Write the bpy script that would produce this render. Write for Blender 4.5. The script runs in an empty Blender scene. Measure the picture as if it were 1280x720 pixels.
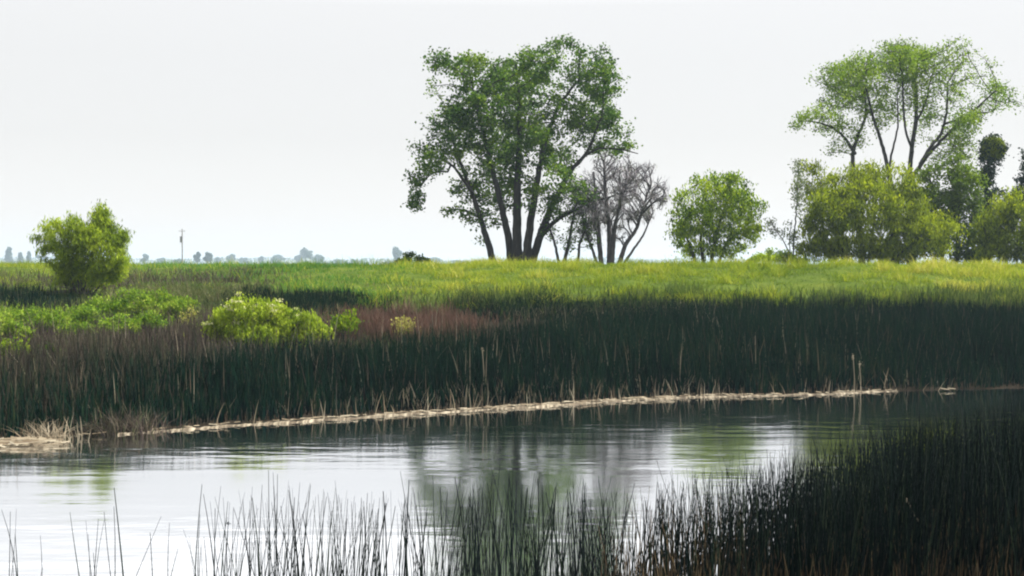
import bpy, math
import numpy as np
from mathutils import Vector
R = math.radians
rng = np.random.default_rng(11)
scene = bpy.context.scene
COL = scene.collection

# ---------------------------------------------------------------- camera
F = 1545.0                       # focal length in photograph pixels
EYE = 4.0
HOR = 330.0
cam_d = bpy.data.cameras.new('camera')
cam_d.sensor_width = 36.0
cam_d.lens = 36.0 * F / 1280.0
cam_d.clip_start = 0.1
cam_d.clip_end = 9000.0
cam = bpy.data.objects.new('camera', cam_d)
COL.objects.link(cam)
cam.location = (0, 0, EYE)
cam.rotation_euler = (R(90) - math.atan(30.0 / F), 0, 0)
scene.camera = cam

# ---------------------------------------------------------------- sky, sun, exposure
SUN_EL, SUN_AZ = 56.0, 68.0      # azimuth measured from +Y towards +X
world = bpy.data.worlds.new('World')
scene.world = world
world.use_nodes = True
wn, wl = world.node_tree.nodes, world.node_tree.links
wn.clear()
out = wn.new('ShaderNodeOutputWorld')
bg = wn.new('ShaderNodeBackground')
bg.inputs['Strength'].default_value = 0.1
sky = wn.new('ShaderNodeTexSky')
sky.sky_type = 'NISHITA'
sky.sun_disc = False
sky.sun_elevation = R(SUN_EL)
sky.sun_rotation = R(SUN_AZ)
sky.dust_density = 3.0
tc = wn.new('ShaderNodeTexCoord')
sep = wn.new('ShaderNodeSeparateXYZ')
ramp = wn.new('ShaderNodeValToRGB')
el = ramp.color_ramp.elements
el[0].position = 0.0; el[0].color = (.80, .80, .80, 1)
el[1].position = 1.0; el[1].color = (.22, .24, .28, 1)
for p, c in ((.04, .76), (.10, .70), (.16, .70), (.205, .72), (.245, 1.35), (.36, 1.6), (.60, .60)):  # unseen bright band added above the frame to whiten the water's reflection
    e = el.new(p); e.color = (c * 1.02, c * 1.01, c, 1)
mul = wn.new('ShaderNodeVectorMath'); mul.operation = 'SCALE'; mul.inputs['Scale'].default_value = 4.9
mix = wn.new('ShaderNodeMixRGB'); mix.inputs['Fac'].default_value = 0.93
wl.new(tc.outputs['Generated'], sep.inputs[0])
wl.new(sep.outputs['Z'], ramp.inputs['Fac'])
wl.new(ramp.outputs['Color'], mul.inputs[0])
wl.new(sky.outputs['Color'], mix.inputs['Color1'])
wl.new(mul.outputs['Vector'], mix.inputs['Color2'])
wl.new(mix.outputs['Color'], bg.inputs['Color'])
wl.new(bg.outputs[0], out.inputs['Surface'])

sun_d = bpy.data.lights.new('sun', 'SUN')
sun_d.energy = 5.0
sun_d.angle = R(0.6)
sun_d.color = (1.0, .95, .86)
sun = bpy.data.objects.new('sun', sun_d)
COL.objects.link(sun)
sd = Vector((math.sin(R(SUN_AZ)) * math.cos(R(SUN_EL)), math.cos(R(SUN_AZ)) * math.cos(R(SUN_EL)), math.sin(R(SUN_EL))))
sun.rotation_euler = sd.to_track_quat('Z', 'Y').to_euler()
sun.location = (20, 20, 60)

scene.view_settings.view_transform = 'Standard'
scene.view_settings.look = 'None'
scene.view_settings.exposure = 1.35
scene.view_settings.gamma = 1.0
scene.view_settings.use_curve_mapping = False
scene.render.engine = 'CYCLES'
scene.cycles.max_bounces = 6
scene.cycles.diffuse_bounces = 2
scene.cycles.glossy_bounces = 3
scene.cycles.transmission_bounces = 4
scene.cycles.transparent_max_bounces = 6
scene.cycles.volume_bounces = 0
scene.cycles.use_denoising = True
scene.cycles.filter_width = 2.1

# ---------------------------------------------------------------- helpers
def P(px, py, Y):
    return np.array([(px - 640.0) / F * Y, Y, EYE - (py - HOR) / F * Y])

def link(o, parent=None):
    COL.objects.link(o)
    if parent is not None:
        o.parent = parent
    return o

def tag(o, label=None, cat=None, group=None, kind=None):
    if label: o['label'] = label
    if cat: o['category'] = cat
    if group: o['group'] = group
    if kind: o['kind'] = kind
    return o

def empty(name, loc):
    o = bpy.data.objects.new(name, None)
    o.empty_display_size = 0.3
    o.location = loc
    return link(o)

def mesh_obj(name, V, faces, mat, parent=None, tint=None, hh=None, smooth=False, origin=None):
    """V (n,3) float array, faces (m,k) int array or list of such arrays."""
    V = np.asarray(V, dtype=np.float32)
    if origin is not None:
        V = V - np.asarray(origin, dtype=np.float32)
    if not isinstance(faces, list):
        faces = [faces]
    me = bpy.data.meshes.new(name)
    me.vertices.add(len(V))
    me.vertices.foreach_set('co', V.ravel())
    loops = np.concatenate([f.ravel() for f in faces]).astype(np.int32)
    cnt = np.concatenate([np.full(len(f), f.shape[1]) for f in faces]).astype(np.int32)
    st = np.concatenate([[0], np.cumsum(cnt)[:-1]]).astype(np.int32)
    me.loops.add(len(loops))
    me.loops.foreach_set('vertex_index', loops)
    me.polygons.add(len(cnt))
    me.polygons.foreach_set('loop_start', st)
    me.polygons.foreach_set('loop_total', cnt)
    if smooth:
        me.polygons.foreach_set('use_smooth', np.ones(len(cnt), dtype=bool))
    for nm, a in (('tint', tint), ('hh', hh)):
        if a is not None:
            at = me.attributes.new(nm, 'FLOAT', 'POINT')
            at.data.foreach_set('value', np.asarray(a, dtype=np.float32))
    me.update(calc_edges=True)
    me.validate()
    if mat is not None:
        me.materials.append(mat)
    o = bpy.data.objects.new(name, me)
    if origin is not None and parent is None:
        o.location = origin
    return link(o, parent)

def vnoise(x, y, s, seed=0):
    """smooth value noise in 0..1"""
    x = np.asarray(x, float) / s; y = np.asarray(y, float) / s
    xi = np.floor(x).astype(np.int64); yi = np.floor(y).astype(np.int64)
    xf = x - xi; yf = y - yi
    def h(a, b):
        n = (a * 374761393 + b * 668265263 + seed * 974711) & 0xffffffff
        n = ((n ^ (n >> 13)) * 1274126177) & 0xffffffff
        return ((n ^ (n >> 16)) & 0xffff) / 65535.0
    u = xf * xf * (3 - 2 * xf); v = yf * yf * (3 - 2 * yf)
    return (h(xi, yi) * (1 - u) + h(xi + 1, yi) * u) * (1 - v) + (h(xi, yi + 1) * (1 - u) + h(xi + 1, yi + 1) * u) * v

def fbm(x, y, s, seed=0):
    return (vnoise(x, y, s, seed) + .5 * vnoise(x, y, s / 2, seed + 7) + .25 * vnoise(x, y, s / 4, seed + 13)) / 1.75

# ---------------------------------------------------------------- materials
def nodes_of(name):
    m = bpy.data.materials.new(name)
    m.use_nodes = True
    n, l = m.node_tree.nodes, m.node_tree.links
    n.clear()
    return m, n, l

def set_ramp(r, cols):
    e = r.color_ramp.elements
    k = len(cols)
    e[0].position = 0; e[0].color = (*cols[0], 1)
    e[1].position = 1; e[1].color = (*cols[-1], 1)
    for i in range(1, k - 1):
        q = e.new(i / (k - 1)); q.color = (*cols[i], 1)

def plant_mat(name, cols, trans=.35, tcol=None, rough=.6, tip=None, spec=.1):
    """cols: ramp over the per-leaf tint attribute; tip: colour of blade tips (over the hh attribute)"""
    m, n, l = nodes_of(name)
    o = n.new('ShaderNodeOutputMaterial')
    a = n.new('ShaderNodeAttribute'); a.attribute_name = 'tint'
    r = n.new('ShaderNodeValToRGB'); set_ramp(r, cols)
    l.new(a.outputs['Fac'], r.inputs['Fac'])
    c = r.outputs['Color']
    if tip is not None:
        h = n.new('ShaderNodeAttribute'); h.attribute_name = 'hh'
        rr = n.new('ShaderNodeValToRGB')
        rr.color_ramp.elements[0].position = .45; rr.color_ramp.elements[0].color = (0, 0, 0, 1)
        rr.color_ramp.elements[1].position = 1; rr.color_ramp.elements[1].color = (1, 1, 1, 1)
        l.new(h.outputs['Fac'], rr.inputs['Fac'])
        mx = n.new('ShaderNodeMixRGB'); mx.inputs['Color2'].default_value = (*tip, 1)
        l.new(rr.outputs['Color'], mx.inputs['Fac']); l.new(c, mx.inputs['Color1'])
        c = mx.outputs['Color']
    p = n.new('ShaderNodeBsdfPrincipled')
    p.inputs['Roughness'].default_value = rough
    p.inputs['Specular IOR Level'].default_value = spec
    l.new(c, p.inputs['Base Color'])
    if trans > 0:
        t = n.new('ShaderNodeBsdfTranslucent')
        if tcol is not None:
            mc = n.new('ShaderNodeMixRGB'); mc.blend_type = 'MULTIPLY'; mc.inputs['Fac'].default_value = 1
            mc.inputs['Color2'].default_value = (*tcol, 1)
            l.new(c, mc.inputs['Color1']); l.new(mc.outputs['Color'], t.inputs['Color'])
        else:
            l.new(c, t.inputs['Color'])
        ms = n.new('ShaderNodeMixShader'); ms.inputs['Fac'].default_value = trans
        l.new(p.outputs[0], ms.inputs[1]); l.new(t.outputs[0], ms.inputs[2])
        l.new(ms.outputs[0], o.inputs['Surface'])
    else:
        l.new(p.outputs[0], o.inputs['Surface'])
    return m

def bark_mat(name, c1, c2, scale=6):
    m, n, l = nodes_of(name)
    o = n.new('ShaderNodeOutputMaterial')
    t = n.new('ShaderNodeTexCoord'); mp = n.new('ShaderNodeMapping'); mp.inputs['Scale'].default_value = (1, 1, .25)
    nz = n.new('ShaderNodeTexNoise'); nz.inputs['Scale'].default_value = scale; nz.inputs['Detail'].default_value = 6
    r = n.new('ShaderNodeValToRGB'); set_ramp(r, [c1, c2])
    r.color_ramp.elements[0].position = .35; r.color_ramp.elements[1].position = .65
    p = n.new('ShaderNodeBsdfPrincipled'); p.inputs['Roughness'].default_value = .9
    b = n.new('ShaderNodeBump'); b.inputs['Strength'].default_value = .6; b.inputs['Distance'].default_value = .05
    l.new(t.outputs['Object'], mp.inputs[0]); l.new(mp.outputs[0], nz.inputs['Vector'])
    l.new(nz.outputs['Fac'], r.inputs['Fac']); l.new(r.outputs['Color'], p.inputs['Base Color'])
    l.new(nz.outputs['Fac'], b.inputs['Height']); l.new(b.outputs[0], p.inputs['Normal'])
    l.new(p.outputs[0], o.inputs['Surface'])
    return m

# ---------------------------------------------------------------- terrain
SX = [-400, -80, -40, -20, -11.4, -7.8, -4.0, 0, 5.3, 10.9, 16.3, 30, 60, 400]
SY = [14, 17, 20, 24, 27.5, 30.0, 32.2, 34.3, 37.0, 38.4, 39.4, 41, 42, 44]
def crest(x):
    return np.interp(x, [-60, -30, -20, -9, -2], [90, 86, 82, 68, 65])
def shore(x):
    return np.interp(x, SX, SY) + .5 * (vnoise(x, 0 * np.asarray(x, float), 2.3, 5) - .5) + .25 * (vnoise(x, 0 * np.asarray(x, float), .7, 6) - .5)

def uval(x, y):
    s = shore(x)
    return (y - s) / (crest(x) - s)

def ground(x, y):
    x = np.asarray(x, float); y = np.asarray(y, float)
    u = uval(x, y)
    z = np.interp(u, [-.12, -.02, 0, .02, .06, .2, .4, .6, .8, .93, 1.0, 1.1],
                  [-.9, -.25, -.06, .06, .2, .72, 1.5, 2.6, 3.4, 3.78, 3.86, 3.88])
    z = np.where(y > 104, np.interp(y, [104, 120], [3.88, 2.4]), z)
    amp = np.interp(u, [0, .2, .6, 1.0], [.02, .16, .30, .08])
    z = z + np.where((u > 0) & (y < 120), amp * (fbm(x, y, 2.4, 3) - .5) * 1.4, 0)
    z = z + np.where(y > 120, .3 * (fbm(x, y, 40, 9) - .5), 0)
    # the near bank, under and in front of the camera
    edge = np.interp(x, [-40, 0, 4, 12, 30], [8, 9, 12, 19, 24])
    nb = np.interp(y - edge, [-14, -8, -3, 0, 3], [2.45, 2.2, .8, -.05, -.9])
    z = np.where(y < edge + 3, np.maximum(z, nb), z)
    return z

def hit(px, py):
    """distance at which the line of sight through a photograph pixel meets the far bank"""
    ys = np.arange(26, 110, .1)
    x = (px - 640) / F * ys
    z = EYE - (py - HOR) / F * ys
    k = np.where((ground(x, ys) >= z) & (uval(x, ys) > 0))[0]
    return float(ys[k[0]]) if len(k) else 66.0

def axis(lo, hi, step, far, grow=1.22):
    a = list(np.arange(lo, hi + 1e-6, step))
    s = step; v = hi
    while v < far:
        s *= grow; v += s; a.append(min(v, far))
    s = step; v = lo; b = []
    while v > -far:
        s *= grow; v -= s; b.append(max(v, -far))
    return np.unique(np.array(b[::-1] + a))

gx = axis(-42, 42, .35, 3200)
gy = axis(-4, 100, .35, 3200)
GX, GY = np.meshgrid(gx, gy)
GZ = ground(GX, GY)
nx, ny = len(gx), len(gy)
idx = np.arange(nx * ny).reshape(ny, nx)
faces = np.stack([idx[:-1, :-1], idx[:-1, 1:], idx[1:, 1:], idx[1:, :-1]], -1).reshape(-1, 4)

def terrain_mat():
    m, n, l = nodes_of('ground_soil')
    o = n.new('ShaderNodeOutputMaterial')
    t = n.new('ShaderNodeTexCoord')
    nz = n.new('ShaderNodeTexNoise'); nz.inputs['Scale'].default_value = .9; nz.inputs['Detail'].default_value = 8
    nf = n.new('ShaderNodeTexNoise'); nf.inputs['Scale'].default_value = 14; nf.inputs['Detail'].default_value = 4
    l.new(t.outputs['Object'], nz.inputs['Vector']); l.new(t.outputs['Object'], nf.inputs['Vector'])
    g = n.new('ShaderNodeValToRGB'); set_ramp(g, [(.02, .035, .006), (.06, .09, .012), (.12, .14, .02)])
    s = n.new('ShaderNodeValToRGB'); set_ramp(s, [(.012, .010, .008), (.032, .026, .018)])
    l.new(nz.outputs['Fac'], g.inputs['Fac']); l.new(nf.outputs['Fac'], s.inputs['Fac'])
    a = n.new('ShaderNodeAttribute'); a.attribute_name = 'tint'
    mx = n.new('ShaderNodeMixRGB')
    l.new(a.outputs['Fac'], mx.inputs['Fac']); l.new(s.outputs['Color'], mx.inputs['Color1']); l.new(g.outputs['Color'], mx.inputs['Color2'])
    p = n.new('ShaderNodeBsdfPrincipled'); p.inputs['Roughness'].default_value = .95; p.inputs['Specular IOR Level'].default_value = .03
    b = n.new('ShaderNodeBump'); b.inputs['Strength'].default_value = .8; b.inputs['Distance'].default_value = .08
    l.new(nf.outputs['Fac'], b.inputs['Height']); l.new(b.outputs[0], p.inputs['Normal'])
    l.new(mx.outputs['Color'], p.inputs['Base Color'])
    l.new(p.outputs[0], o.inputs['Surface'])
    return m

UG = uval(GX, GY)
gt = np.clip((UG - .5) / .12, 0, 1).ravel()
gobj = mesh_obj('ground', np.stack([GX.ravel(), GY.ravel(), GZ.ravel()], -1), faces, terrain_mat(), tint=gt, smooth=True)
tag(gobj, 'grassy levee and low banks of the slough', kind='structure')

# ---------------------------------------------------------------- water
def water_mat():
    m, n, l = nodes_of('slough_water')
    o = n.new('ShaderNodeOutputMaterial')
    t = n.new('ShaderNodeTexCoord')
    mp = n.new('ShaderNodeMapping'); mp.inputs['Scale'].default_value = (.5, 1.6, 1)
    l.new(t.outputs['Object'], mp.inputs[0])
    n1 = n.new('ShaderNodeTexNoise'); n1.inputs['Scale'].default_value = 1.3; n1.inputs['Detail'].default_value = 3
    n2 = n.new('ShaderNodeTexNoise'); n2.inputs['Scale'].default_value = .16; n2.inputs['Detail'].default_value = 2
    l.new(mp.outputs[0], n1.inputs['Vector']); l.new(mp.outputs[0], n2.inputs['Vector'])
    r2 = n.new('ShaderNodeValToRGB'); set_ramp(r2, [(0.12, 0.12, 0.12), (1, 1, 1)])
    r2.color_ramp.elements[0].position = .42; r2.color_ramp.elements[1].position = .66
    l.new(n2.outputs['Fac'], r2.inputs['Fac'])
    mm = n.new('ShaderNodeMath'); mm.operation = 'MULTIPLY'
    l.new(n1.outputs['Fac'], mm.inputs[0]); l.new(r2.outputs['Color'], mm.inputs[1])
    b = n.new('ShaderNodeBump'); b.inputs['Strength'].default_value = 1.0; b.inputs['Distance'].default_value = .017
    l.new(mm.outputs[0], b.inputs['Height'])
    d = n.new('ShaderNodeBsdfDiffuse'); d.inputs['Color'].default_value = (.012, .018, .012, 1)
    g = n.new('ShaderNodeBsdfGlossy'); g.inputs['Roughness'].default_value = .075; g.inputs['Color'].default_value = (.97, .98, 1, 1)
    fr = n.new('ShaderNodeFresnel'); fr.inputs['IOR'].default_value = 3.4
    l.new(b.outputs[0], g.inputs['Normal']); l.new(b.outputs[0], fr.inputs['Normal'])
    mr = n.new('ShaderNodeMapRange'); mr.inputs['From Min'].default_value = .25; mr.inputs['From Max'].default_value = .40
    mr.inputs['To Min'].default_value = .2; mr.inputs['To Max'].default_value = .97
    l.new(fr.outputs[0], mr.inputs['Value'])
    ms = n.new('ShaderNodeMixShader')
    l.new(mr.outputs[0], ms.inputs['Fac']); l.new(d.outputs[0], ms.inputs[1]); l.new(g.outputs[0], ms.inputs[2])
    l.new(ms.outputs[0], o.inputs['Surface'])
    return m

wv = np.array([[-380, 3, 0], [380, 3, 0], [380, 50, 0], [-380, 50, 0]], float)
tag(mesh_obj('water', wv, np.array([[0, 1, 2, 3]]), water_mat()), 'still slough water reflecting a white sky', kind='structure')

# ---------------------------------------------------------------- blades and stems
def blades(base, height, width, lean=.15, curve=.2, nseg=3, tiny=.12, rg=rng, droop=None):
    """flat tapering ribbons; returns verts, faces, per-vert blade random, per-vert height fraction"""
    N = len(base)
    ang = rg.uniform(0, 2 * np.pi, N)
    side = np.stack([np.cos(ang), np.sin(ang), np.zeros(N)], -1)
    la = rg.uniform(0, 2 * np.pi, N)
    lv = np.stack([np.cos(la), np.sin(la), np.zeros(N)], -1)
    l1 = np.abs(rg.normal(0, lean, N)); l2 = np.abs(rg.normal(0, curve, N))
    L = nseg + 1
    V = np.empty((N, L, 2, 3))
    for k in range(L):
        t = k / nseg
        c = base + lv * (height * (l1 * t + l2 * t * t))[:, None]
        c[:, 2] += height * (t - .35 * l2 * t * t)
        w = width * (1 - (1 - tiny) * t ** 1.6) * .5
        V[:, k, 0] = c - side * w[:, None]
        V[:, k, 1] = c + side * w[:, None]
    V = V.reshape(-1, 3)
    b = (np.arange(N) * L * 2)[:, None]
    fs = []
    for k in range(nseg):
        q = np.array([k * 2, k * 2 + 1, k * 2 + 3, k * 2 + 2])[None]
        fs.append(b + q)
    Fc = np.concatenate(fs)
    hh = np.tile(np.repeat(np.arange(L) / nseg, 2), N)
    return V, Fc, L * 2, hh

def scatter(n, px0, px1, u0, u1, pw=1.0, rg=rng):
    """points on the far bank, even per screen column so the view and its sides are covered"""
    px = rg.uniform(px0, px1, n)
    u = u0 + (u1 - u0) * rg.uniform(0, 1, n) ** pw
    y = 34 + 31 * u
    for _ in range(6):
        x = (px - 640) / F * y
        s = shore(x)
        y = s + u * (crest(x) - s)
    return x, y, u, px

def blade_stuff(name, label, cat, x, y, h, w, mat, lean=.15, curve=.2, nseg=3, tint=None, sink=.05, zz=None):
    z = (ground(x, y) if zz is None else zz) - sink
    base = np.stack([x, y, z], -1)
    V, Fc, k, hh = blades(base, h, w, lean, curve, nseg)
    if tint is None: tint = rng.uniform(0, 1, len(x))
    o = mesh_obj(name, V, Fc, mat, tint=np.repeat(np.clip(tint, 0, 1), k), hh=hh)
    return tag(o, label, cat, kind='stuff')

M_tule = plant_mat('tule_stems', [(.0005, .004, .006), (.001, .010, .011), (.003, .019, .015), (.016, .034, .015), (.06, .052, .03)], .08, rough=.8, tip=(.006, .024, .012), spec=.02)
M_brown = plant_mat('dry_brown_reeds', [(.018, .016, .013), (.04, .035, .026), (.075, .06, .045), (.035, .05, .018)], .2, rough=.7)
M_straw = plant_mat('straw', [(.12, .09, .06), (.24, .20, .14), (.36, .32, .24)], .2, rough=.7)
M_grass = plant_mat('levee_grass', [(.04, .085, .005), (.13, .205, .009), (.27, .32, .018), (.46, .43, .08)], .45, rough=.5)
M_grass2 = plant_mat('lush_grass', [(.03, .09, .012), (.06, .17, .02), (.13, .24, .03)], .45)
M_sedge = plant_mat('sedge', [(.006, .018, .008), (.02, .045, .010), (.06, .10, .015), (.14, .17, .04)], .3)
M_dull = plant_mat('dull_grass', [(.03, .05, .015), (.06, .09, .022), (.11, .13, .04), (.17, .15, .08)], .35)
M_weed = plant_mat('green_weeds', [(.035, .09, .008), (.11, .21, .012), (.23, .34, .025), (.34, .38, .07)], .45)
M_purple = plant_mat('dry_purple_weeds', [(.022, .018, .017), (.055, .042, .038), (.10, .08, .062), (.05, .06, .025)], .2, rough=.8)
M_red = plant_mat('rusty_dock_weeds', [(.045, .028, .022), (.10, .055, .042), (.16, .10, .07)], .25, rough=.8)

# grass over the levee face and crest
n = 185000
x, y, u, px = scatter(n, -220, 1500, .46, 1.22, .9)
gn = fbm(x * .8, y, 1.15, 21); gb = fbm(x, y, 7, 31)
limit = .52 + .05 * (gb - .5) * 2 + .02 * np.sin(px / 60)
left = np.clip((430 - px) / 250, 0, 1)
keep = (u > limit + left * .12) & (rng.uniform(0, 1, n) < (.35 + gn))
x, y, u, px, gn, gb = [a[keep] for a in (x, y, u, px, gn, gb)]
lush = np.clip((560 - px) / 120, 0, 1) * np.clip((px - 130) / 60, 0, 1)
isl = rng.uniform(0, 1, len(x)) < lush * .85
h = (.06 + 1.15 * gn ** 2.8) * rng.uniform(.6, 1.25, len(x))
tt = np.clip(-.02 + .75 * gb * 1.0 + rng.normal(0, .14, len(x)) + 1.1 * (gn - .5) , 0, 1)
w = rng.uniform(.018, .045, len(x))
blade_stuff('levee_grass', 'yellow-green wild grass covering the levee top under the trees', 'grass', x[~isl], y[~isl], h[~isl], w[~isl], M_grass, .35, .5, 2, tt[~isl])
blade_stuff('lush_grass', 'deeper green grass on the levee left of the big tree', 'grass', x[isl], y[isl], h[isl] * .8, w[isl] * 1.1, M_grass2, .35, .5, 2, tt[isl])

# the dark tule belt along the far shore
n = 95000
x, y, u, px = scatter(n, -240, 1520, .012, .60, 1.0)
nn = fbm(x, y, 2.0, 41)
top = .03 * np.abs(rng.normal(0, 1, n)) - .01 + np.interp(px, [-240, 0, 130, 240, 420, 560, 640, 800, 900, 1520], [.13, .13, .15, .17, .19, .23, .28, .40, .47, .48]) + .08 * (nn - .5)
hmax = np.interp(u, [0, .03, .09, .15, .3, .45, .6], [.35, .8, 1.3, 1.5, 1.25, .85, .4])
hmax *= np.interp(px, [-240, 120, 420, 640, 900], [.9, .9, .9, 1.0, 1.05])
cl = vnoise(x, y, .8, 44)
h = hmax * (.5 + .5 * rng.uniform(0, 1, n) ** .7) * (.72 + .3 * nn + .35 * cl)
brown = np.clip((260 - px) / 200, 0, 1) * .75 * np.clip((u - .03) / .1, 0, 1)
r_ = rng.uniform(0, 1, n)
keep = (u < top) & (r_ > brown)
tw = rng.uniform(.02, .045, n)
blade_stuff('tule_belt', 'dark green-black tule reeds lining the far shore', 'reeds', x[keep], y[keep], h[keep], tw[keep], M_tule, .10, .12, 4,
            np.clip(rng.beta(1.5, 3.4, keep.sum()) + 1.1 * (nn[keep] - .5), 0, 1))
keep = (u < top + .1) & (r_ <= brown + .06)
blade_stuff('brown_reeds', 'brownish dry reeds mixed into the left end of the far shore belt', 'reeds', x[keep], y[keep], h[keep] * 1.02, tw[keep] * .9, M_brown, .1, .12, 3)

# sparse belt of dull purple brush behind it on the left, and dark rushes in the hollows
hpx = np.linspace(-260, 1540, 61); hpy = np.linspace(336, 470, 45)
HT = np.array([[hit(a_, b_) for a_ in hpx] for b_ in hpy])
def hit_many(px, py):
    fx = np.clip((px - hpx[0]) / (hpx[1] - hpx[0]), 0, 59.99); fy = np.clip((py - hpy[0]) / (hpy[1] - hpy[0]), 0, 43.99)
    i = fx.astype(int); j = fy.astype(int); fx = fx - i; fy = fy - j
    return (HT[j, i] * (1 - fx) + HT[j, i + 1] * fx) * (1 - fy) + (HT[j + 1, i] * (1 - fx) + HT[j + 1, i + 1] * fx) * fy

def patch(n, p0, p1, q0, q1, hmin, hmax, name, label, cat, mat, lean=.2, curve=.25, wmin=.02, wmax=.05, soft=30, keepall=.2):
    """a drift of low plants whose feet stand on the bank between two sight lines"""
    px = rng.uniform(p0, p1, n) + rng.normal(0, soft, n)
    py = rng.uniform(q0, q1, n) + rng.normal(0, (q1 - q0) * .18, n) + 8 * (vnoise(px, px * 0, 45, 71) - .5)
    y = hit_many(px, np.clip(py, 337, 468)); x = (px - 640) / F * y
    nz = fbm(x, y, 1.4, 51)
    k = rng.uniform(0, 1, n) < keepall + nz * 1.1
    x, y, nz = x[k], y[k], nz[k]
    h = rng.uniform(hmin, hmax, len(x)) * (.45 + 1.1 * nz)
    return blade_stuff(name, label, cat, x, y, h, rng.uniform(wmin, wmax, len(x)), mat, lean, curve, 3, np.clip(nz + rng.normal(0, .22, len(x)), 0, 1))

patch(16000, -240, 560, 366, 432, .15, .4, 'mixed_grass', 'dull green and straw grass between the weeds on the left bank', 'grass', M_dull, .35, .4)
patch(9000, -240, 330, 345, 362, .25, .55, 'purple_brush', 'low purple-brown dry brush on the levee behind the lone willow shrub', 'brush', M_purple)
patch(7000, -240, 80, 368, 386, .35, .65, 'dark_rushes', 'dark rushes in the hollow at the far left', 'rushes', M_tule, .12, .12)
patch(6000, 290, 440, 374, 390, .3, .55, 'dark_rushes', 'dark rushes behind the white-flowered shrub', 'rushes', M_tule, .12, .12)
patch(9000, 590, 860, 380, 398, .25, .55, 'dark_rushes', 'dull dark rushes on the slope below the tallest tree', 'rushes', M_tule, .15, .15)
patch(6000, 450, 570, 396, 424, .3, .65, 'dock_weeds', 'rusty red-brown weeds above the reeds left of centre', 'weeds', M_red, .2, .2)
patch(24000, -240, 300, 408, 462, .35, .75, 'dry_weeds', 'grey-purple dry weeds behind the left reeds', 'weeds', M_purple, .15, .15)
patch(16000, 540, 1530, 368, 392, .25, .7, 'rough_grass', 'rough dull green sedge where the levee grass meets the dark reeds', 'grass', M_sedge, .2, .25, .015, .035)
patch(2500, 640, 860, 384, 398, .2, .4, 'straw_grass', 'thin straw-coloured grass at the edge of the reeds', 'grass', M_straw, .3, .3, .012, .025)
patch(9000, 170, 300, 368, 396, .3, .6, 'green_weeds', 'dull green tall grass right of the lone willow shrub', 'weeds', M_dull, .3, .3)
patch(9000, -200, 240, 388, 414, .2, .42, 'green_weeds', 'bright green low weeds across the left bank', 'weeds', M_weed, .4, .4, .04, .09)

# ---------------------------------------------------------------- leaves
def leaf_quads(c, size, aspect=2.0, orient='random', rg=rng):
    """diamond leaves at c; returns verts, faces"""
    N = len(c)
    if orient == 'up':
        a = rg.normal(0, .45, (N, 3)); a[:, 2] += 1
    elif orient == 'droop':
        a = rg.normal(0, .5, (N, 3)); a[:, 2] -= .9
    else:
        a = rg.normal(0, 1, (N, 3))
    a /= np.linalg.norm(a, axis=1)[:, None] + 1e-9
    b = rg.normal(0, 1, (N, 3))
    b -= (b * a).sum(1)[:, None] * a
    b /= np.linalg.norm(b, axis=1)[:, None] + 1e-9
    L = (size * rg.uniform(.6, 1.35, N))[:, None]
    W = L / aspect
    nrm = np.cross(a, b)
    V = np.stack([c - a * L * .5, c + b * W * .5 + nrm * W * .15, c + a * L * .5, c - b * W * .5 + nrm * W * .15], 1).reshape(-1, 3)
    Fc = np.arange(N * 4).reshape(-1, 4)
    return V, Fc

# ---------------------------------------------------------------- trees
def resample(pts, step):
    pts = np.asarray(pts, float)
    d = np.concatenate([[0], np.cumsum(np.linalg.norm(np.diff(pts, axis=0), axis=1))])
    k = max(2, int(d[-1] / step) + 1)
    t = np.linspace(0, d[-1], k)
    # gentle smoothing of the polyline
    q = np.stack([np.interp(t, d, pts[:, i]) for i in range(3)], -1)
    for _ in range(2):
        q[1:-1] = .25 * q[:-2] + .5 * q[1:-1] + .25 * q[2:]
    return q, t / d[-1]

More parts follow.
